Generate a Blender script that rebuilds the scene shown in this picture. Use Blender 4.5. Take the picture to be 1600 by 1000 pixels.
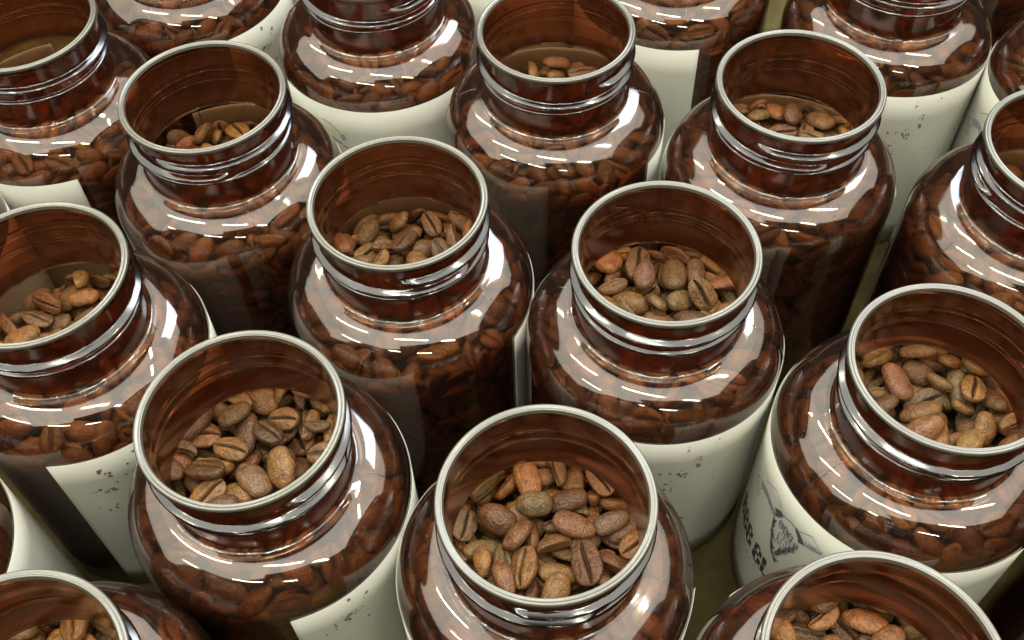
import bpy, math, random
import numpy as np
from mathutils import Matrix, Vector

S = 0.026            # outer radius of a jar mouth in metres; jar dimensions below are multiples of it
HJ = 4.66            # jar height in the same unit
scene = bpy.context.scene
col = scene.collection
for o in list(bpy.data.objects):
    bpy.data.objects.remove(o)

# ------------------------------------------------------------------ camera
PITCH, ROLL, CAMH = math.radians(53.5), math.radians(-2.05), 8.54
cp, sp, cr, sr = math.cos(PITCH), math.sin(PITCH), math.cos(ROLL), math.sin(ROLL)
right, fwd, up = Vector((1, 0, 0)), Vector((0, cp, -sp)), Vector((0, sp, cp))
r2, u2 = right * cr + up * sr, up * cr - right * sr
cam_d = bpy.data.cameras.new('camera')
cam = bpy.data.objects.new('camera', cam_d)
col.objects.link(cam)
CAM = Vector((0, 0, (HJ + CAMH) * S))
M = Matrix.Identity(4)
for i in range(3):
    M[i][0], M[i][1], M[i][2], M[i][3] = r2[i], u2[i], -fwd[i], CAM[i]
cam.matrix_world = M
cam_d.sensor_width = 36
cam_d.lens = 1668 / 1600 * 36
cam_d.clip_start = 0.01
cam_d.clip_end = 50
scene.camera = cam

# ------------------------------------------------------------------ world, lamps, exposure
w = bpy.data.worlds.new('World')
scene.world = w
w.use_nodes = True
w.node_tree.nodes['Background'].inputs['Color'].default_value = (0.20, 0.19, 0.17, 1)
w.node_tree.nodes['Background'].inputs['Strength'].default_value = 0.16
scene.view_settings.view_transform = 'Standard'
scene.view_settings.look = 'None'
scene.view_settings.exposure = 0.2
scene.view_settings.gamma = 1.0

def area(name, loc, target, sx, sy, radiance, color, spin=None):
    l = bpy.data.lights.new(name, 'AREA')
    l.shape = 'RECTANGLE'
    l.size, l.size_y = sx * S, sy * S
    l.energy = radiance * math.pi * l.size * l.size_y
    l.color = color
    o = bpy.data.objects.new(name, l)
    col.objects.link(o)
    o.location = Vector(loc) * S
    d = (Vector(target) - Vector(loc)).normalized()
    if spin is not None:                      # lamp facing straight down, long side along spin
        o.rotation_euler = (0, 0, spin)
    else:
        o.rotation_euler = d.to_track_quat('-Z', 'Z').to_euler()
    return o

ZC = HJ + 60
# ceiling in bays of slightly different white; the middle bays end where the person taking the picture stands
for bx, by0, by1, bw, rad, bc in [(-98, -42, 76, 102, 2.4, (0.99, 1.0, 0.87)), (-29, -38, 76, 36, 2.8, (0.99, 1.0, 0.89)),
                                  (8, -27, 76, 38, 2.6, (0.97, 0.98, 0.92)), (45, -34, 76, 36, 2.75, (1.0, 0.99, 0.88)),
                                  (92, -34, 76, 58, 2.3, (1.0, 0.98, 0.86))]:
    area('ceiling_light', (bx, (by0 + by1) / 2, ZC), (bx, 0, 0), bw, by1 - by0, rad, bc, 0)
dx, dy = 0.84, -0.545
tube_spin = math.atan2(dy, dx)
for (x, y) in [(-33, 13.5), (-2, -8), (30, -31), (1, 33), (33, 12), (-31, 54),
               (-55, -20), (-22, -43), (14, -68)]:
    area('fluorescent_tube', (x, y, ZC - 2), (x, y, 0), 23, 1.5, 75, (1.0, 1.0, 0.80), tube_spin)
area('window_light', (48, 93, HJ + 98), (1, 8, HJ), 52, 50, 11, (0.80, 0.88, 1.0))

scene.render.engine = 'CYCLES'
cy = scene.cycles
cy.max_bounces = 16
cy.transparent_max_bounces = 40
cy.glossy_bounces = 6
cy.diffuse_bounces = 4
cy.sample_clamp_indirect = 6
cy.use_denoising = True
cy.blur_glossy = 0.3

# ------------------------------------------------------------------ materials
def mat(name):
    m = bpy.data.materials.new(name)
    m.use_nodes = True
    nt = m.node_tree
    nt.nodes.clear()
    out = nt.nodes.new('ShaderNodeOutputMaterial')
    return m, nt, out

def N(nt, t, **kw):
    n = nt.nodes.new(t)
    for k, v in kw.items():
        if isinstance(k, str) and hasattr(n, k) and k not in n.inputs:
            setattr(n, k, v)
        else:
            n.inputs[k].default_value = v
    return n

def amber(name, tint, tint_edge, f0, rough, haze, haze_col, bump=0.11, glow=False):
    m, nt, out = mat(name)
    L = nt.links.new
    lw = N(nt, 'ShaderNodeLayerWeight', Blend=0.5)
    tc = N(nt, 'ShaderNodeTexCoord')
    nz = N(nt, 'ShaderNodeTexNoise', Scale=70.0, Detail=1.0)
    oi = N(nt, 'ShaderNodeObjectInfo')
    off = N(nt, 'ShaderNodeVectorMath', operation='ADD')
    L(tc.outputs['Object'], off.inputs[0]); L(oi.outputs['Random'], off.inputs[1])
    L(off.outputs[0], nz.inputs['Vector'])
    sm = N(nt, 'ShaderNodeTexNoise', Scale=34.0, Detail=5.0, Roughness=0.7)
    L(off.outputs[0], sm.inputs['Vector'])
    rg = N(nt, 'ShaderNodeMapRange')
    rg.inputs['From Min'].default_value = 0.45; rg.inputs['From Max'].default_value = 0.75
    rg.inputs['To Min'].default_value = rough; rg.inputs['To Max'].default_value = rough + 0.12
    L(sm.outputs['Fac'], rg.inputs['Value'])
    dn = N(nt, 'ShaderNodeTexNoise', Scale=900.0, Detail=2.0)
    L(off.outputs[0], dn.inputs['Vector'])
    du = N(nt, 'ShaderNodeMapRange')                     # dust grains sitting on the plastic
    du.inputs['From Min'].default_value = 0.70; du.inputs['From Max'].default_value = 0.76
    du.inputs['To Min'].default_value = haze; du.inputs['To Max'].default_value = haze + 0.22
    L(dn.outputs['Fac'], du.inputs['Value'])
    bp = N(nt, 'ShaderNodeBump', Strength=bump, Distance=0.002)
    L(nz.outputs['Fac'], bp.inputs['Height'])
    p5 = N(nt, 'ShaderNodeMath', operation='POWER'); p5.inputs[1].default_value = 4.5
    L(lw.outputs['Facing'], p5.inputs[0])
    fr = N(nt, 'ShaderNodeMapRange')
    fr.inputs['To Min'].default_value = f0
    fr.inputs['To Max'].default_value = 0.95
    L(p5.outputs[0], fr.inputs['Value'])
    mx = N(nt, 'ShaderNodeMix', data_type='RGBA')
    mx.inputs[6].default_value = (*tint, 1)
    mx.inputs[7].default_value = (*tint_edge, 1)
    L(lw.outputs['Facing'], mx.inputs[0])
    tr = N(nt, 'ShaderNodeBsdfTransparent')
    L(mx.outputs[2], tr.inputs['Color'])
    gl = N(nt, 'ShaderNodeBsdfGlossy', Roughness=rough)
    gl.inputs['Color'].default_value = (1, 1, 1, 1)
    L(bp.outputs['Normal'], gl.inputs['Normal'])
    L(rg.outputs[0], gl.inputs['Roughness'])
    df = N(nt, 'ShaderNodeBsdfTranslucent' if glow else 'ShaderNodeBsdfDiffuse')
    df.inputs['Color'].default_value = (*haze_col, 1)
    m1 = N(nt, 'ShaderNodeMixShader'); L(du.outputs[0], m1.inputs[0])
    L(tr.outputs[0], m1.inputs[1]); L(df.outputs[0], m1.inputs[2])
    m2 = N(nt, 'ShaderNodeMixShader')
    L(fr.outputs[0], m2.inputs[0]); L(m1.outputs[0], m2.inputs[1]); L(gl.outputs[0], m2.inputs[2])
    L(m2.outputs[0], out.inputs['Surface'])
    return m

M_BODY = amber('amber_plastic_body', (0.735, 0.61, 0.50), (0.44, 0.275, 0.175), 0.070, 0.03, 0.014, (0.36, 0.25, 0.20))
M_NECK = amber('amber_plastic_thick_neck', (0.30, 0.125, 0.065), (0.12, 0.04, 0.016), 0.085, 0.12, 0.11, (0.40, 0.145, 0.055), 0.04, True)
M_BORE = amber('amber_plastic_neck_bore', (0.66, 0.38, 0.24), (0.30, 0.12, 0.06), 0.04, 0.10, 0.045, (0.24, 0.085, 0.034), 0.03)

def m_rim():
    m, nt, out = mat('clear_moulded_lip')
    L = nt.links.new
    gl = N(nt, 'ShaderNodeBsdfGlossy', Roughness=0.30)
    gl.inputs['Color'].default_value = (0.80, 0.80, 0.78, 1)
    df = N(nt, 'ShaderNodeBsdfDiffuse')
    df.inputs['Color'].default_value = (0.085, 0.075, 0.058, 1)
    tc = N(nt, 'ShaderNodeTexCoord')
    nz = N(nt, 'ShaderNodeTexNoise', Scale=220.0, Detail=3.0)
    L(tc.outputs['Object'], nz.inputs['Vector'])
    bp = N(nt, 'ShaderNodeBump', Strength=0.12, Distance=0.001)
    L(nz.outputs['Fac'], bp.inputs['Height'])
    L(bp.outputs['Normal'], gl.inputs['Normal'])
    mx = N(nt, 'ShaderNodeMixShader'); mx.inputs[0].default_value = 0.125
    L(df.outputs[0], mx.inputs[1]); L(gl.outputs[0], mx.inputs[2])
    L(mx.outputs[0], out.inputs['Surface'])
    return m
M_RIM = m_rim()

def m_paper():
    m, nt, out = mat('label_paper')
    L = nt.links.new
    tc = N(nt, 'ShaderNodeTexCoord')
    nz = N(nt, 'ShaderNodeTexNoise', Scale=45.0, Detail=4.0)
    L(tc.outputs['Object'], nz.inputs['Vector'])
    mx = N(nt, 'ShaderNodeMix', data_type='RGBA')
    mx.inputs[6].default_value = (0.62, 0.615, 0.54, 1)
    mx.inputs[7].default_value = (0.71, 0.705, 0.63, 1)
    L(nz.outputs['Fac'], mx.inputs[0])
    bs = N(nt, 'ShaderNodeBsdfPrincipled', Roughness=0.55)
    L(mx.outputs[2], bs.inputs['Base Color'])
    bs.inputs['Specular IOR Level'].default_value = 0.35
    tl = N(nt, 'ShaderNodeBsdfTranslucent')
    tl.inputs['Color'].default_value = (0.75, 0.72, 0.6, 1)
    ms = N(nt, 'ShaderNodeMixShader'); ms.inputs[0].default_value = 0.26
    L(bs.outputs[0], ms.inputs[1]); L(tl.outputs[0], ms.inputs[2])
    L(ms.outputs[0], out.inputs['Surface'])
    return m
M_PAPER = m_paper()

def m_ink(name, c):
    m, nt, out = mat(name)
    bs = N(nt, 'ShaderNodeBsdfPrincipled', Roughness=0.6)
    bs.inputs['Base Color'].default_value = (*c, 1)
    nt.links.new(bs.outputs[0], out.inputs['Surface'])
    return m
M_INK = m_ink('black_ink', (0.035, 0.035, 0.04))
M_PEN = m_ink('pen_ink', (0.07, 0.08, 0.10))
M_SPECK = m_ink('grey_ink', (0.17, 0.165, 0.13))
M_FAINT = m_ink('blue_grey_ink', (0.22, 0.25, 0.27))
M_RED = m_ink('red_ink', (0.30, 0.10, 0.08))

TONES = [('dark brown', (0.150, 0.075, 0.032)), ('reddish brown', (0.235, 0.112, 0.042)), ('olive brown', (0.215, 0.122, 0.050)),
         ('orange brown', (0.30, 0.140, 0.046)), ('greyish brown', (0.205, 0.122, 0.064)), ('mid brown', (0.235, 0.122, 0.047)), ('golden brown', (0.325, 0.165, 0.054))]
def m_bean(name, island):
    m, nt, out = mat(name)
    L = nt.links.new
    if island:
        rnd = N(nt, 'ShaderNodeNewGeometry').outputs['Random Per Island']
        rp = N(nt, 'ShaderNodeValToRGB')
        cr_ = rp.color_ramp
        cr_.interpolation = 'CONSTANT'
        for i, (nm, c) in enumerate(TONES):
            e = cr_.elements[i] if i < 2 else cr_.elements.new(i / len(TONES))
            e.position = i / len(TONES); e.color = (*c, 1)
        L(rnd, rp.inputs[0])
        tone = rp.outputs[0]
    else:
        tone = N(nt, 'ShaderNodeObjectInfo').outputs['Color']
    tc = N(nt, 'ShaderNodeTexCoord')
    nz = N(nt, 'ShaderNodeTexNoise', Scale=420.0, Detail=5.0, Roughness=0.65)
    L(tc.outputs['Object'], nz.inputs['Vector'])
    nz2 = N(nt, 'ShaderNodeTexNoise', Scale=1500.0, Detail=3.0)
    L(tc.outputs['Object'], nz2.inputs['Vector'])
    mr = N(nt, 'ShaderNodeMapRange')
    mr.inputs['From Min'].default_value = 0.3; mr.inputs['From Max'].default_value = 0.72
    mr.inputs['To Min'].default_value = 0.45; mr.inputs['To Max'].default_value = 1.30
    L(nz.outputs['Fac'], mr.inputs['Value'])
    mu = N(nt, 'ShaderNodeMix', data_type='RGBA', blend_type='MULTIPLY'); mu.inputs[0].default_value = 1
    L(tone, mu.inputs[6]); L(mr.outputs[0], mu.inputs[7])
    # crease mixed towards a darker brown
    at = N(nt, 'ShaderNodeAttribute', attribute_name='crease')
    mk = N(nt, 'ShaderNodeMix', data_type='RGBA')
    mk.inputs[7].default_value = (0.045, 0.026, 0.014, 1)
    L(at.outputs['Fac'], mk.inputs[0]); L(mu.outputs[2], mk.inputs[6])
    bs = N(nt, 'ShaderNodeBsdfPrincipled', Roughness=0.38)
    bs.inputs['Specular IOR Level'].default_value = 0.6
    L(mk.outputs[2], bs.inputs['Base Color'])
    bp = N(nt, 'ShaderNodeBump', Strength=0.6, Distance=0.0008)
    ad = N(nt, 'ShaderNodeMath', operation='ADD')
    L(nz.outputs['Fac'], ad.inputs[0]); L(nz2.outputs['Fac'], ad.inputs[1])
    L(ad.outputs[0], bp.inputs['Height'])
    L(bp.outputs['Normal'], bs.inputs['Normal'])
    L(bs.outputs[0], out.inputs['Surface'])
    return m
M_BEAN = m_bean('roasted_bean', False)
M_FILL = m_bean('roasted_bean_fill', True)

def m_table():
    m, nt, out = mat('worn_olive_tabletop')
    L = nt.links.new
    tc = N(nt, 'ShaderNodeTexCoord')
    nz = N(nt, 'ShaderNodeTexNoise', Scale=60.0, Detail=6.0, Roughness=0.7)
    L(tc.outputs['Object'], nz.inputs['Vector'])
    rp = N(nt, 'ShaderNodeValToRGB')
    rp.color_ramp.elements[0].position = 0.3
    rp.color_ramp.elements[0].color = (0.030, 0.023, 0.006, 1)
    rp.color_ramp.elements[1].position = 0.75
    rp.color_ramp.elements[1].color = (0.085, 0.066, 0.020, 1)
    L(nz.outputs['Fac'], rp.inputs[0])
    bs = N(nt, 'ShaderNodeBsdfPrincipled', Roughness=0.75)
    bs.inputs['Specular IOR Level'].default_value = 0.15
    L(rp.outputs[0], bs.inputs['Base Color'])
    bp = N(nt, 'ShaderNodeBump', Strength=0.2, Distance=0.001)
    L(nz.outputs['Fac'], bp.inputs['Height']); L(bp.outputs['Normal'], bs.inputs['Normal'])
    L(bs.outputs[0], out.inputs['Surface'])
    return m
M_TABLE = m_table()

# ------------------------------------------------------------------ mesh helpers
def mesh_np(name, V, F, m, smooth=True, attr=None):
    """V (n,3) floats, F (k,4) quads or (k,3) triangles"""
    V = np.asarray(V, np.float32); F = np.asarray(F, np.int32)
    me = bpy.data.meshes.new(name)
    me.vertices.add(len(V)); me.vertices.foreach_set('co', V.ravel())
    n = F.shape[1]
    me.loops.add(F.size); me.loops.foreach_set('vertex_index', F.ravel())
    me.polygons.add(len(F))
    me.polygons.foreach_set('loop_start', np.arange(0, F.size, n, dtype=np.int32))
    me.polygons.foreach_set('use_smooth', np.full(len(F), smooth))
    me.update(calc_edges=True)
    me.validate()
    if attr is not None:
        a = me.attributes.new('crease', 'FLOAT', 'POINT')
        a.data.foreach_set('value', np.asarray(attr, np.float32))
    me.materials.append(m)
    return me

def link(name, me, parent=None):
    o = bpy.data.objects.new(name, me)
    col.objects.link(o)
    if parent is not None:
        o.parent = parent
    return o

def grid_faces(nr, nc, wrap=True):
    i = np.arange(nr - 1)[:, None]; j = np.arange(nc if wrap else nc - 1)[None, :]
    j2 = (j + 1) % nc
    return np.stack([i * nc + j, i * nc + j2, (i + 1) * nc + j2, (i + 1) * nc + j], -1).reshape(-1, 4)

NT = 120
TH = np.linspace(0, 2 * np.pi, NT, endpoint=False)

def revolve(prof):
    prof = np.asarray(prof, float)
    r, z = prof[:, 0][:, None], prof[:, 1][:, None]
    V = np.stack([r * np.cos(TH), r * np.sin(TH), np.broadcast_to(z, (len(prof), NT))], -1).reshape(-1, 3)
    return V

def arc(cx, cz, rx, rz, a0, a1, n):
    a = np.radians(np.linspace(a0, a1, n))
    return np.stack([cx + rx * np.cos(a), cz + rz * np.sin(a)], -1)

# ------------------------------------------------------------------ table
V = np.array([[-1.2, -0.8, 0], [1.2, -0.8, 0], [1.2, 1.4, 0], [-1.2, 1.4, 0]])
tb = link('tabletop', mesh_np('tabletop', V, np.array([[0, 1, 2, 3]]), M_TABLE, False))
tb['kind'] = 'structure'

# ------------------------------------------------------------------ jar meshes (z = 0 at the base)
RB = 1.475           # body radius
ZN = -0.93           # where neck turns into shoulder (measured from the mouth)
def jar_meshes():
    # shoulder + body, outer skin from the neck down
    sh_t = np.radians(np.linspace(8, 90, 26))
    shoulder = np.stack([0.955 + (RB - 0.955) * np.sin(sh_t) ** 0.96, -0.982 - 0.55 * (1 - np.cos(sh_t))], -1)
    outer = np.concatenate([
        [[0.935, ZN]],
        arc(0.935 + 0.05, -0.935, 0.05, 0.048, 190, 262, 7),
        shoulder,
        [[RB, -1.7], [RB, -2.4], [RB, -3.2], [RB, -4.0]],
        arc(RB - 0.06, -HJ + 0.06, 0.06, 0.06, 0, -90, 9),
        [[0.9, -HJ], [0.45, -HJ + 0.06], [0.02, -HJ + 0.09]]])
    tck = 0.030
    d = np.gradient(outer, axis=0)
    nrm = np.stack([d[:, 1], -d[:, 0]], -1); nrm /= np.linalg.norm(nrm, axis=1)[:, None]
    inner = outer + nrm * tck
    inner[:, 0] = np.maximum(inner[:, 0], 0.005)
    inner[0] = (0.895, ZN); inner[1:8, 0] = np.minimum(inner[1:8, 0], 0.95)
    Vo, Vi = revolve(outer), revolve(inner)
    F = grid_faces(len(outer), NT)
    Fo = F[:, ::-1]
    Fi = F + len(Vo)
    V = np.concatenate([Vo, Vi]); V[:, 2] += HJ
    body = mesh_np('jar_body', V * S, np.concatenate([Fo, Fi]), M_BODY)
    # mould seam: a hair-thin ridge down both sides of the shoulder
    sv, sf = [], []
    pr = outer[8:36]
    for a0 in (0.0,):
        b0 = len(sv)
        for r_, z_ in pr:
            for da, dr in ((-0.006, 0.0), (0.0, 0.006), (0.006, 0.0)):
                sv.append(((r_ + dr) * math.cos(a0 + da), (r_ + dr) * math.sin(a0 + da), z_ + HJ + dr * 0.7))
        for i in range(len(pr) - 1):
            for k in (0, 1):
                q = b0 + i * 3 + k
                sf.append([q, q + 3, q + 4, q + 1])
    seam = mesh_np('mould_seam', np.array(sv) * S, np.array(sf), M_BODY)
    # neck with a helical thread and a bead
    zz = np.linspace(-0.040, ZN, 130)
    tt, zg = np.meshgrid(TH, zz)
    rr = np.full_like(tt, 0.935)
    rr += 0.060 * np.clip((zg + 0.120) / 0.05, 0, 1) ** 0.7                      # lip stands slightly proud
    prof = lambda dz, w: np.clip(1 - (dz / w) ** 2, 0, 1) ** 0.8
    # thread: broad sloping top, steeper underside
    thr = lambda dz: np.where(dz > 0, np.clip(1 - dz / 0.034, 0, 1) ** 0.9, np.clip(1 - (dz / 0.06) ** 2, 0, 1) ** 0.7)
    th1 = np.where(tt < 0, tt + 2 * np.pi, tt)
    for turn in (0, 1):
        s = th1 / (2 * np.pi) + turn
        zc = -0.27 - 0.17 * s
        amp = np.clip(s / 0.05, 0, 1) * np.clip((1.18 - s) / 0.04, 0, 1)
        rr = np.maximum(rr, 0.935 + 0.078 * amp * thr(zg - zc))
    rr = np.maximum(rr, 0.935 + 0.050 * prof(zg + 0.555, 0.034))
    Vo = np.stack([rr * np.cos(tt), rr * np.sin(tt), zg], -1).reshape(-1, 3)
    inn = np.array([[0.910, -0.040], [0.895, -0.3], [0.89, -0.6], [0.895, ZN]])
    Vi = revolve(inn)
    F = np.concatenate([grid_faces(len(zz), NT)[:, ::-1], grid_faces(len(inn), NT) + len(Vo)])
    V = np.concatenate([Vo, Vi]); V[:, 2] += HJ
    neck = mesh_np('jar_neck', V * S, F, M_NECK)
    neck.materials.append(M_BORE)
    neck.polygons.foreach_set('material_index', np.concatenate([np.zeros(len(F) - (len(inn) - 1) * NT, np.int32), np.ones((len(inn) - 1) * NT, np.int32)]))
    ring = np.concatenate([[[0.993, -0.040]], arc(0.972, -0.022, 0.022, 0.022, 0, 115, 7), [[0.952, -0.010], [0.944, -0.010]],
                           arc(0.931, -0.016, 0.011, 0.011, 60, 180, 6), [[0.910, -0.040]]])
    V = revolve(ring); V[:, 2] += HJ
    rim = mesh_np('jar_rim', V * S, grid_faces(len(ring), NT)[:, ::-1], M_RIM)
    return body, neck, rim, seam
ME_BODY, ME_NECK, ME_RIM, ME_SEAM = jar_meshes()

# ------------------------------------------------------------------ label, in label space: s = degrees from its left edge, z from the mouth
LT, LB = -1.50, -4.61
RL = RB + 0.004
def wrap(s, z, r):
    a = np.radians(np.asarray(s, float))
    return np.stack([r * np.cos(a), r * np.sin(a), np.asarray(z, float) + HJ], -1) * S
def label_mesh(seed, ARC):
    rng = np.random.default_rng(seed)
    n, k = 92, 8
    s = np.linspace(0, ARC, n); z = np.linspace(LT, LB, k)
    sg, zg = np.meshgrid(s, z)
    lift = 0.010 * np.exp(-np.minimum(sg, ARC - sg) / 3.0) * (0.6 + 0.8 * rng.random())
    buck = 0.0022 * np.sin(np.radians(sg * 7 + rng.random() * 360)) * np.sin(zg * 2 + rng.random() * 6)
    ro = RL + 0.006 + lift + buck
    ri = ro - 0.005
    V = np.concatenate([wrap(sg, zg, ro).reshape(-1, 3), wrap(sg, zg, ri).reshape(-1, 3)])
    F = grid_faces(k, n, False)
    m = n * k
    idx = np.arange(m).reshape(k, n)
    ed = []
    for line in (idx[0, :], idx[-1, ::-1], idx[::-1, 0], idx[:, -1]):
        ed += [[a, b, b + m, a + m] for a, b in zip(line[:-1], line[1:])]
    return mesh_np('jar_label', V, np.concatenate([F[:, ::-1], F + m, np.array(ed)]), M_PAPER, True)
ME_LABELS = {a: label_mesh(a, a) for a in (150, 185, 200)}
RP = RL + 0.0105      # ink lies just above the paper

def blobs(name, items, m, seed):
    """small irregular printed marks: items = (s, z, radius_s_deg, radius_z)"""
    rng = np.random.default_rng(seed)
    V, F = [], []
    for s, z, a, b in items:
        n = 7
        ang = np.linspace(0, 2 * np.pi, n, endpoint=False)
        q = 0.6 + 0.6 * rng.random(n)
        base = len(V)
        V += list(wrap([s], [z], RP + 0.0006)) + list(wrap(s + a * q * np.cos(ang), z + b * q * np.sin(ang), RP))
        F += [[base, base + 1 + i, base + 1 + (i + 1) % n] for i in range(n)]
    return mesh_np(name, V, F, m, False)

def strokes(name, lines, m, w=0.012, seed=1):
    """pen strokes: polylines of (s, z), each a thin ribbon on the paper"""
    rng = np.random.default_rng(seed)
    V, F = [], []
    k = 180 / math.pi / RP
    for ln in lines:
        ww = w
        if isinstance(ln[0], (int, float)):
            ww, ln = ln[0], ln[1]
        P = np.array(ln, float)
        P[:, 0] /= k
        Q = [P[0]]
        for a, b in zip(P[:-1], P[1:]):
            m_ = max(1, int(np.hypot(*(b - a)) / 0.06))
            for i in range(m_):
                Q.append(a + (b - a) * (i + 1) / m_)
        Q = np.array(Q)
        d = np.gradient(Q, axis=0) if len(Q) > 1 else np.array([[1, 0]])
        d /= np.linalg.norm(d, axis=1)[:, None] + 1e-9
        nn = np.stack([-d[:, 1], d[:, 0]], -1) * ww / 2 * (0.75 + 0.5 * rng.random((len(Q), 1)))
        A, B = Q + nn, Q - nn
        base = len(V)
        V += list(wrap(A[:, 0] * k, A[:, 1], RP)) + list(wrap(B[:, 0] * k, B[:, 1], RP))
        n = len(Q)
        F += [[base + i, base + i + 1, base + n + i + 1, base + n + i] for i in range(n - 1)]
    return mesh_np(name, V, F, m, False)

rs = random.Random(4)
ME_SPECKS = []
for var in range(3):
    rv = random.Random(40 + var)
    speck = []
    for (q, z, k, sp_) in [(20, -2.08, 12, 1.0), (24, -1.95, 6, 0.8), (17, -2.45, 7, 1.0), (30, -2.1, 5, 1.6), (32, -1.75, 3, 0.8), (14, -2.2, 5, 1.8), (27, -3.4, 5, 1.4), (20, -1.66, 3, 0.5), (60, -2.6, 7, 6), (100, -3.2, 6, 7)]:
        q += rv.uniform(-3, 3); z += rv.uniform(-.12, .12)
        for _ in range(k):
            g = rv.uniform(0.2, 1.0) ** 2.5
            speck.append((max(3, q + rv.gauss(0, 2.0 * sp_)), min(-1.56, z + rv.gauss(0, 0.06 * sp_)), 0.22 + 1.0 * g, 0.008 + 0.028 * g))
    ME_SPECKS.append(blobs('speck_print', speck, M_SPECK, 3 + var))

# pen drawing and lettering
def oval(cs, cz, a, b, n=14, t0=0, t1=360):
    return [(cs + a * math.cos(math.radians(t0 + (t1 - t0) * i / n)), cz + b * math.sin(math.radians(t0 + (t1 - t0) * i / n))) for i in range(n + 1)]
pen, fine, heavy = [], [], []
def jit(p, a=0.5, b=0.02):
    return (p[0] + rs.uniform(-a, a), p[1] + rs.uniform(-b, b))
def along(P, u):
    u *= len(P) - 1
    i = min(int(u), len(P) - 2)
    return tuple(P[i][k] + (P[i + 1][k] - P[i][k]) * (u - i) for k in (0, 1))
fine += [oval(60.5, -2.24, 4.6, 0.13, 14), oval(61.5, -2.33, 3.2, 0.12, 12, 30, 320), oval(62.5, -2.42, 2.2, 0.07, 10), oval(59.5, -2.30, 2.0, 0.06, 9)]
handle1, handle2 = [(63.5, -2.15), (70.6, -2.08), (79.1, -2.14)], [(66.6, -1.98), (75.9, -1.79), (82.2, -1.91)]
pen += [(0.012, handle1)]
fine += [handle2, [(64.5, -2.24), (71, -2.16), (78.6, -2.21)]]
for i in range(26):
    p = along(handle1, i / 25)
    fine.append([(p[0], p[1] - 0.02), (p[0] + rs.uniform(.3, 1.0), p[1] - rs.uniform(.06, .11))])
heavy += [(0.075, [(79.2, -2.10), (83.4, -1.99)]), (0.05, [(79.6, -2.16), (82.6, -2.07)])]
left = [(79.3, -2.19), (80.3, -2.42), (82.1, -2.62), (83.6, -2.76), (87.0, -2.87)]
bottom = [(87.0, -2.85), (90.4, -2.62), (93.7, -2.42), (96.6, -2.22)]
wedge = [(91.7, -1.91), (94.8, -1.99), (97.5, -2.12)]
for i in range(110):
    p = jit(along(left, rs.random()), .4, .02)
    k = rs.uniform(.4, 1.0)
    pen.append((rs.uniform(.007, .014), [p, (p[0] + 0.9 * k, p[1] - 0.07 * k), (p[0] + rs.uniform(1.4, 3.6) * k, p[1] - rs.uniform(-.02, .16) * k)]))
pen += [[(83.6, -1.98), (89.0, -1.92), (92.0, -1.92)]]
for c in ((84.7, -2.17), (87.9, -2.17), (91.0, -2.18)):
    pen.append((0.013, oval(c[0], c[1], 1.25, 0.075, 10)))
    fine.append(oval(c[0] + .2, c[1], 0.6, 0.035, 7))
heavy += [(0.035, wedge[:2]), (0.085, [(92.6, -1.94), (94.8, -2.0), (96.8, -2.09)])]
for i in range(60):
    p = jit(along(bottom, rs.random()), .5, .03)
    pen.append((rs.uniform(.006, .012), [p, (p[0] - rs.uniform(.2, 1.2), p[1] + rs.uniform(.02, .10)), (p[0] + rs.uniform(-.4, 1.2), p[1] + rs.uniform(.03, .15))]))
for i in range(40):
    p = (rs.uniform(83, 94), rs.uniform(-2.55, -2.05))
    if p[1] > -2.75 + (p[0] - 83) * 0.03 and p[0] > 82 + (-2.05 - p[1]) * 6:
        fine.append([p, (p[0] + rs.uniform(-.5, .9), p[1] - rs.uniform(.03, .12))])
fine += [[(93.9, -1.9), (99.6, -1.78), (104.8, -1.91)], [(97.2, -2.06), (102.1, -2.02), (105.2, -1.98)]]
for i in range(22):
    q = 97.5 + i * 0.38
    fine.append([(q, -2.07 + i * 0.004), (q + rs.uniform(.2, .8), -2.07 + i * 0.004 + rs.uniform(.04, .10))])
mark = [[(27.0, -1.78), (31, -1.80), (35.5, -1.90), (38.0, -2.0)], (0.05, [(31.0, -2.08), (37.0, -2.16)]), (0.06, [(38.2, -1.98), (39.4, -2.08)]), (0.03, [(37.6, -2.2), (40.5, -2.22)])]
def letter(ch, s, z, ws, h):
    """stencil capitals drawn with short bars, upright on the label"""
    a, b = ws, h
    bars = {'B': [(0.070, [(s, z), (s, z + b * .47)]), (0.070, [(s, z + b * .53), (s, z + b)]),
                  (0.05, [(s + a * .15, z), (s + a * .8, z)]), (0.05, [(s + a * .15, z + b * .52), (s + a * .75, z + b * .52)]), (0.05, [(s + a * .15, z + b), (s + a * .75, z + b)]),
                  (0.065, [(s + a, z + b * .07), (s + a, z + b * .42)]), (0.065, [(s + a * .92, z + b * .60), (s + a * .92, z + b * .93)])],
            'L': [(0.070, [(s, z), (s, z + b * .47)]), (0.070, [(s, z + b * .53), (s, z + b)]), (0.05, [(s + a * .3, z + .01), (s + a, z + .01)])]}
    return bars[ch]
text = []
s = 49.8
for ch in 'BBB BL':
    if ch != ' ':
        text += letter(ch, s, -3.46, 4.6, 0.34)
    s += 7.9 if ch != ' ' else 2.0
ME_PEN = strokes('pen_drawing', heavy + pen, M_PEN, 0.012, 5)
ME_FINE = strokes('fine_drawing', fine, M_FAINT, 0.010, 6)
ME_MARK = strokes('blue_mark', mark, M_FAINT, 0.012, 11)
ME_TEXT = strokes('lettering', text, M_INK, 0.03, 7)
small = []
for i in range(9):
    small.append((50 + i * 3.4, -3.62 + rs.uniform(-.01, .01), 0.5, 0.018))
ME_SMALL = blobs('small_print', small, M_SPECK, 8)
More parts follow.
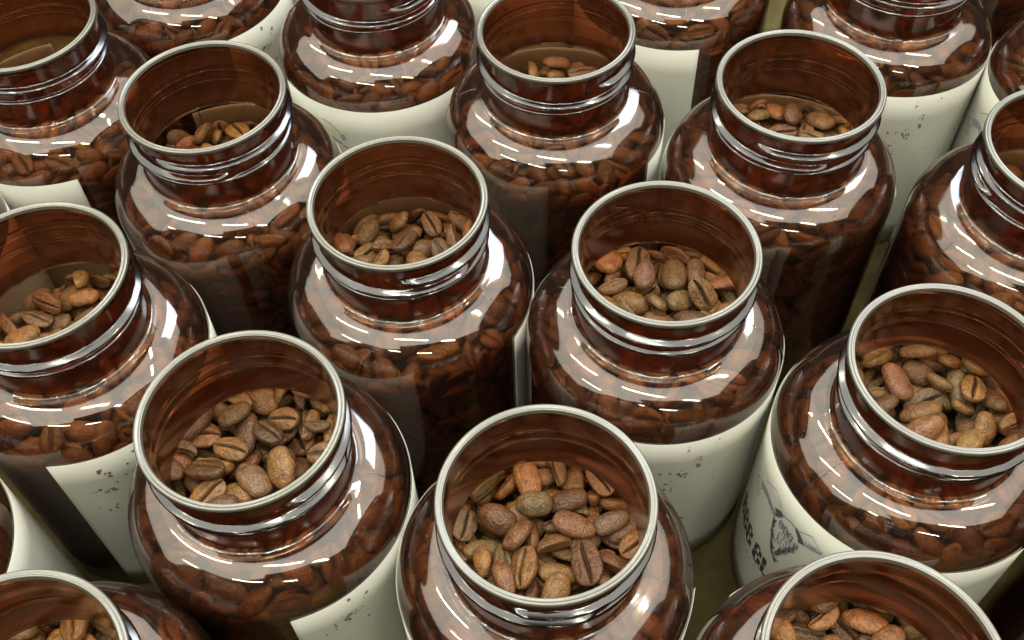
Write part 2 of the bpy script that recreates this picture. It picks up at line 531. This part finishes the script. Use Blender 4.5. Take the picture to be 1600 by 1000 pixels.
ME_RED = blobs('red_mark', [(52, -4.16, 0.5, 0.09), (53.2, -4.25, 0.5, 0.06), (60, -4.3, 0.4, 0.03)], M_RED, 9)

# ------------------------------------------------------------------ beans
def bean_np(seed, nl, nf):
    """coffee bean about 10 mm long lying flat side down: returns verts, quads, crease weight"""
    rng = np.random.default_rng(seed)
    a = 5.7e-3 * rng.uniform(0.90, 1.14); b = 3.95e-3 * rng.uniform(0.90, 1.08)
    h = 3.0e-3 * rng.uniform(0.88, 1.15); hb = 1.15e-3 * rng.uniform(0.8, 1.3)
    t = np.linspace(0.06, math.pi - 0.06, nl)
    half = nf // 2
    if nf >= 18:
        offs = np.array([0, 3.2, 7.5, 14, 26, 44, 62, 78, 92, 112, 135, 158])
    else:
        offs = np.array([0, 7, 18, 45, 75, 100, 140])
    ph = np.radians(np.concatenate([-90 + offs, [90], (-90 - offs[1:])[::-1]]))
    n = len(ph)
    T, P = np.meshgrid(t, ph, indexing='ij')
    rf = np.sin(T) ** 0.82
    x = a * np.cos(T)
    y = b * rf * np.cos(P)
    sn = np.sin(P)
    z = np.where(sn > 0, h * rf * sn, -hb * rf ** 0.7 * np.abs(sn) ** 0.45)
    xw = x / a
    wig = b * 0.10 * np.sin(xw * 2.6 + rng.uniform(-.6, .6)) * rng.choice([-1, 1])
    d = np.abs(np.cos(P)) * (sn < 0) + 9 * (sn >= 0)
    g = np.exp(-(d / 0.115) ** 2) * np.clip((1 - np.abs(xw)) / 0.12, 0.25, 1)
    lip = np.exp(-((d - 0.26) / 0.13) ** 2)
    z = z + g * 1.7e-3 * rng.uniform(0.75, 1.25) * np.clip(rf, .3, 1) - lip * 0.42e-3 * rf
    y = y + wig * (d < 2) * np.clip(1 - d, 0, 1)
    # uneven roast: bends and dents
    z = z - x * x * rng.uniform(-3, 6) + y * x * rng.uniform(-20, 20)
    y = y * (1 + xw * rng.uniform(-.12, .12))
    for _ in range(3):
        k = rng.normal(0, 650, 3); p0 = rng.uniform(0, 6.28)
        q = np.sin(k[0] * x + k[1] * y + k[2] * z + p0) * 0.11e-3
        y = y + q * np.cos(P); z = z + q * sn
    V = np.stack([x, y, z], -1).reshape(-1, 3)
    F = grid_faces(nl, n)[:, ::-1]
    cap0 = np.arange(n); cap1 = (nl - 1) * n + np.arange(n)
    ends = []
    for capi, rev in ((cap0, False), (cap1, True)):
        for i in range(1, n // 2):
            q = [capi[i], capi[i + 1] if i + 1 < n else capi[0], capi[n - i - 1], capi[n - i]]
            if i + 1 >= n - i - 1:
                continue
            ends.append(q[::-1] if rev else q)
        q = [capi[0], capi[1], capi[n - 1], capi[n - 1]]
    F = np.concatenate([F, np.array(ends)])
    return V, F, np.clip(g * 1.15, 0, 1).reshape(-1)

def scaled(t, k):
    return t[0] * k, t[1], t[2]
HI = [scaled(bean_np(100 + k, 22, 22), 0.93) for k in range(8)]
LO = [scaled(bean_np(200 + k, 11, 12), 0.87) for k in range(6)]
def broken(seed):
    """half of a bean snapped along its crease"""
    V, F, c = bean_np(seed, 22, 22)
    V = V.copy()
    V[:, 1] = np.where(V[:, 1] < -0.2e-3, -0.2e-3 + (V[:, 1] + 0.2e-3) * 0.05, V[:, 1])
    V[:, 0] *= 0.9
    return V, F, c * 0.3
HI += [scaled(broken(301), 0.93), scaled(broken(302), 0.8)]
HI_ME = [mesh_np('bean', v, f, M_BEAN, True, c) for v, f, c in HI]
for me in HI_ME:
    me.shade_smooth() if hasattr(me, 'shade_smooth') else None

def rot(rng, flat):
    """random orientation; flat = chance that the bean lies on its face or back"""
    az = rng.uniform(0, 2 * math.pi)
    u = rng.random()
    if u < flat * 0.33:
        roll_, pit = rng.normal(0, .35), rng.normal(0, .25)
    elif u < flat:
        roll_, pit = math.pi + rng.normal(0, .45), rng.normal(0, .3)
    else:
        roll_, pit = rng.uniform(0, 6.28), rng.normal(0, .45)
    return np.array(Matrix.Rotation(az, 3, 'Z') @ Matrix.Rotation(pit, 3, 'Y') @ Matrix.Rotation(roll_, 3, 'X'))

# ------------------------------------------------------------------ where the jars stand: x, y (in mouth radii), left label edge azimuth, bean level
JARS = {
    'A': (0.228, 4.321, 165, -1.66), 'B': (-2.598, 5.328, -77, -1.50), 'C': (-1.199, 8.031, -35, -1.74),
    'D': (1.630, 7.184, -113, -1.58), 'E': (4.231, 5.592, 118, -1.56), 'F': (-3.612, 9.843, -32, -1.76),
    'G': (0.681, 10.794, -38, -1.72), 'H': (3.491, 9.649, -18, -1.52), 'I': (-5.004, 7.160, -92, -1.74),
    'K': (2.900, 2.770, -60, -1.50), 'M': (6.348, 8.452, -85, -1.80), 'L': (-6.20, 11.35, 107, -1.80),
    'N': (-1.75, 12.55, -150, -1.70), 'W': (-4.75, 13.95, -60, -1.60), 'U': (0.12, 14.98, -150, -1.6),
    'O': (2.62, 13.60, 93, -1.60), 'P': (5.55, 12.45, -106, -1.60), 'Q': (8.20, 11.10, 112, -1.60),
    'R': (-4.20, 2.85, 150, -1.55), 'S': (-6.65, 4.60, -110, -1.60), 'T': (-7.80, 8.90, -110, -1.60),
    'V': (7.75, 14.7, -50, -1.60), 'X': (6.95, 4.10, -50, -1.60),
}
JL = {
    'E': 'amber coffee jar whose white label shows a pen drawing and BBB BL lettering',
    'D': 'amber coffee jar with speckled white label, touching the jar with BBB BL lettering',
    'K': 'amber coffee jar with pale bluish rim, its shoulder covering the BBB BL lettering',
    'A': 'amber coffee jar packed with many rounded beans, opposite the yellowish bare table patch',
    'B': 'amber coffee jar holding long pale split beans, speckled label starting under its shoulder',
    'C': 'amber coffee jar with bare dark front, touching the speckled jar beside the lettered one',
    'F': 'amber coffee jar, few beans showing, label edge seen through its mouth as tan patch',
    'G': 'amber coffee jar with tan ring of label seen inside above a few low beans',
    'H': 'amber coffee jar with bare dark front and beans heaped to one side',
    'I': 'amber coffee jar with wide black unlabelled strip beside its speckled label',
    'M': 'amber coffee jar with white rim and tan label inside, beside the curled line drawing',
    'L': 'amber coffee jar with empty looking dark neck and square label corner below its shoulder',
    'N': 'amber coffee jar with a small blue mark on its plain white label',
    'W': 'amber coffee jar with only shoulder showing behind the jar with tan patch inside',
    'U': 'coffee jar of which only a sliver of blank white label shows between shoulders',
    'O': 'amber coffee jar with blank square-cornered label ending beside a dark gap',
    'P': 'amber coffee jar with broad cream label bearing one grey speck cluster, neck cut off',
    'Q': 'amber coffee jar with curled blue line drawing at the edge of its label',
    'R': 'amber coffee jar with grey green rim, standing against a bluish white label',
    'S': 'coffee jar with bluish white label facing a black unlabelled strip',
    'T': 'coffee jar of which only a dark shoulder edge shows above a pale green rim',
    'V': 'coffee jar with dark bare side in the corner behind the cream label jar',
    'X': 'coffee jar with dark bare side next to the lettered jar and the bluish rim',
}
BL = {
    'A': 'many rounded beans', 'B': 'split pale beans', 'C': 'bare dark front', 'D': 'label beside lettering',
    'E': 'BBB BL lettering', 'F': 'tan patch inside', 'G': 'tan ring inside', 'H': 'heaped beans',
    'I': 'black strip', 'K': 'bluish rim', 'M': 'white rim', 'L': 'dark neck', 'R': 'grey green rim',
}
for k in JARS:
    BL.setdefault(k, 'hidden mouth')

def project(p):
    d = Vector(p) - CAM
    z = d.dot(fwd)
    return 800 + 1668 * d.dot(r2) / z, 500 - 1668 * d.dot(u2) / z

fillV, fillF, fillC = [], [], []
nv = 0
def add_fill(V, F, c):
    global nv
    fillV.append(V); fillF.append(F + nv); fillC.append(c); nv += len(V)

GRID = 0.5e-3
def deposit(rng, R, z0, n):
    """drop beans one by one on a height map inside a round jar; returns [(kind, rotation, position)]"""
    W = int(2 * R / GRID) + 1
    hm = np.full((W, W), z0)
    ii = (np.arange(W) - W / 2 + .5) * GRID
    out_ = (ii[:, None] ** 2 + ii[None, :] ** 2) > R * R
    res = []
    for _ in range(n):
        best = None
        kind = int(rng.integers(0, len(HI))) if rng.random() > .12 else int(rng.integers(8, 10))
        for _try in range(3):
            Rm = rot(rng, 0.72)
            P = HI[kind][0] @ Rm.T
            cx = np.round(P[:, 0] / GRID).astype(int); cy_ = np.round(P[:, 1] / GRID).astype(int)
            x0, y0 = cx.min(), cy_.min()
            w_, h_ = cx.max() - x0 + 1, cy_.max() - y0 + 1
            lo = np.full((w_, h_), np.inf); hi = np.full((w_, h_), -np.inf)
            np.minimum.at(lo, (cx - x0, cy_ - y0), P[:, 2]); np.maximum.at(hi, (cx - x0, cy_ - y0), P[:, 2])
            ok = np.isfinite(lo)
            for _pos in range(40):
                i = int(rng.integers(0, W - w_)); j = int(rng.integers(0, W - h_))
                if (out_[i:i + w_, j:j + h_] & ok).any():
                    continue
                z = (hm[i:i + w_, j:j + h_] - lo)[ok].max()
                if best is None or z < best[0]:
                    best = (z, i, j, Rm, hi, ok, x0, y0, w_, h_)
        if best is None:
            continue
        z, i, j, Rm, hi, ok, x0, y0, w_, h_ = best
        z -= 0.35e-3
        sub = hm[i:i + w_, j:j + h_]
        # fill the envelope so that gaps between sample points are covered too
        top = np.where(ok, hi + z, -np.inf)
        pad = np.pad(top, 1, constant_values=-np.inf)
        for a_ in (-1, 0, 1):
            for b_ in (-1, 0, 1):
                top = np.maximum(top, pad[1 + a_:1 + a_ + w_, 1 + b_:1 + b_ + h_] - 0.3e-3)
        np.maximum(sub, top, out=sub)
        res.append((kind, Rm, np.array([(i - x0 + .5 - W / 2) * GRID, (j - y0 + .5 - W / 2) * GRID, z])))
    return res

proto = None
bean_count = 0
for key, (jx, jy, edge, level) in JARS.items():
    rng = np.random.default_rng(ord(key) * 7 + 5)
    base = Vector((jx * S, jy * S, 0))
    jar = bpy.data.objects.new('coffee_jar', None)
    jar.empty_display_size = 0.02
    col.objects.link(jar)
    jar.location = base
    jar.rotation_euler = (math.radians(rng.uniform(-.3, .3)), math.radians(rng.uniform(-.3, .3)), 0)
    jar['label'] = JL[key]; jar['category'] = 'jar'; jar['group'] = 'open amber jars of coffee beans crowded on the table'
    spin = rng.uniform(0, 2 * math.pi)
    b = link('body', ME_BODY, jar)
    for half in (0, math.pi):
        ms = link('mould_seam', ME_SEAM, b); ms.rotation_euler.z = spin + 1.1 + half
    nk = link('neck', ME_NECK, jar); nk.rotation_euler.z = spin
    rm = link('rim', ME_RIM, jar); rm.rotation_euler.z = spin
    ARC = 150 if key == 'F' else 200 if key in 'SUPT' else 185
    lb = link('label', ME_LABELS[ARC], jar)
    lb.rotation_euler.z = math.radians(edge)
    if key in 'ENQ':                         # the printed face of the wrapper, elsewhere the speckled one
        prints = [('drawing', ME_PEN), ('fine_drawing', ME_FINE), ('lettering', ME_TEXT), ('small_print', ME_SMALL), ('red_mark', ME_RED)]
        for nm, me in [('blue_mark', ME_MARK)] if key == 'N' else prints:
            link(nm, me, lb)
    else:
        po = link('speck_print', ME_SPECKS[ord(key) % 3], lb)
        po.rotation_euler.z = math.radians({'D': 11, 'U': 40, 'S': 60, 'T': 50}.get(key, 0))

    # beans: top layers dropped in, the ones seen through the mouth as single things
    zt = (HJ + level) * S
    inside = 1.40 * S
    dep = deposit(rng, inside, zt - 11e-3, 150)
    for k, (kind, Rm, pos) in enumerate(dep):
        p = np.array([base.x, base.y, 0]) + pos
        single = False
        if pos[2] > zt - 8.0e-3:
            pv = Vector(p)
            d = pv - CAM
            t = (HJ * S - CAM.z) / d.z
            q = CAM + d * t
            px, py = project(p)
            if math.hypot(q.x - base.x, q.y - base.y) < 0.93 * S and -15 < px < 1615 and -15 < py < 1015:
                single = True
        if single:
            o = bpy.data.objects.new('coffee_bean', HI_ME[kind])
            col.objects.link(o)
            o.matrix_world = Matrix.Translation(Vector(p)) @ Matrix(Rm.tolist()).to_4x4()
            tone = TONES[int(rng.choice(len(TONES), p=[.16, .2, .14, .16, .1, .14, .1]))]
            o.color = (*[c * rng.uniform(.88, 1.12) for c in tone[1]], 1)
            sc_ = float(rng.choice([0.88, 1.0, 1.1])); o.scale = (sc_,) * 3
            size = 'small' if sc_ < .95 else 'large' if sc_ > 1.05 else ''
            nz_ = -Rm[2, 2]                                 # flat face direction
            if kind >= 8:
                pose = 'broken bean half'
            elif nz_ > 0.55:
                pose = 'bean, crease up,'
            elif nz_ < -0.55:
                pose = 'bean, rounded back up,'
            else:
                pose = 'bean on its side,'
            rad_ = math.hypot(pos[0], pos[1])
            where = 'against wall,' if rad_ > 0.95 * S else 'mid heap,' if rad_ < 0.5 * S else ''
            o['label'] = ' '.join(f'{size} {tone[0]} {pose} {where} in jar with {BL[key]}'.split())
            o['category'] = 'coffee bean'
            o['group'] = 'beans on top in jar with ' + BL[key]
            bean_count += 1
        else:
            v, f, c = LO[kind % len(LO)]
            add_fill(v @ Rm.T + p, f, c)
    # beans pressed against the wall
    front = math.degrees(math.atan2(-jy, -jx))
    z = zt - 1.5e-3
    row = 0
    while z > 6e-3:
        nb = 28
        for i in range(nb):
            adeg = (i + 0.5 * (row % 2) + rng.uniform(-.25, .25)) * 360 / nb
            rel = (adeg - front + 180) % 360 - 180
            gap = ((edge - adeg) % 360) < 360 - ARC + 6 or ((adeg - edge) % 360) < 6
            if abs(rel) > 100 and z < zt - 16e-3:
                continue
            if not gap and z < zt - 16e-3:
                continue
            v, f, c = LO[int(rng.integers(0, len(LO)))]
            a_ = math.radians(adeg)
            tilt = np.array(Matrix.Rotation(a_, 3, 'Z') @ Matrix.Rotation(math.pi / 2 * (1 if rng.random() < .45 else -1) + rng.normal(0, .3), 3, 'Y') @ Matrix.Rotation(rng.uniform(0, 6.28), 3, 'Z'))
            P = v @ tilt.T
            rad = P[:, 0] * math.cos(a_) + P[:, 1] * math.sin(a_)
            rr_ = (RB - 0.035) * S - rad.max() - rng.uniform(0, 1.6e-3)
            add_fill(P + np.array([base.x + rr_ * math.cos(a_), base.y + rr_ * math.sin(a_), z + rng.normal(0, 1.1e-3)]), f, c)
        z -= 6.3e-3
        row += 1
    # plain dark core added inside, blocks the view through gaps between the beans
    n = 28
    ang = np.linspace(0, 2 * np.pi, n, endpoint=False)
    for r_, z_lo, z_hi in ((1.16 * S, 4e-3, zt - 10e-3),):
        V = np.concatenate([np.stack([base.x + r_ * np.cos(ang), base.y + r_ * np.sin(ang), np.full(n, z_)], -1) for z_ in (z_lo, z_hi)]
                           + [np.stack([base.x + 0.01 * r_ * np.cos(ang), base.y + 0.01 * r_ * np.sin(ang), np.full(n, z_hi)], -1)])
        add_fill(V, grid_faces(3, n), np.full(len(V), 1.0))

fill = link('coffee_beans', mesh_np('coffee_beans', np.concatenate(fillV), np.concatenate(fillF), M_FILL, True, np.concatenate(fillC)))
fill['kind'] = 'stuff'
fill['label'] = 'roasted coffee beans filling the amber jars below the top layer'
fill['category'] = 'coffee beans'
print('single beans', bean_count, 'fill verts', nv)
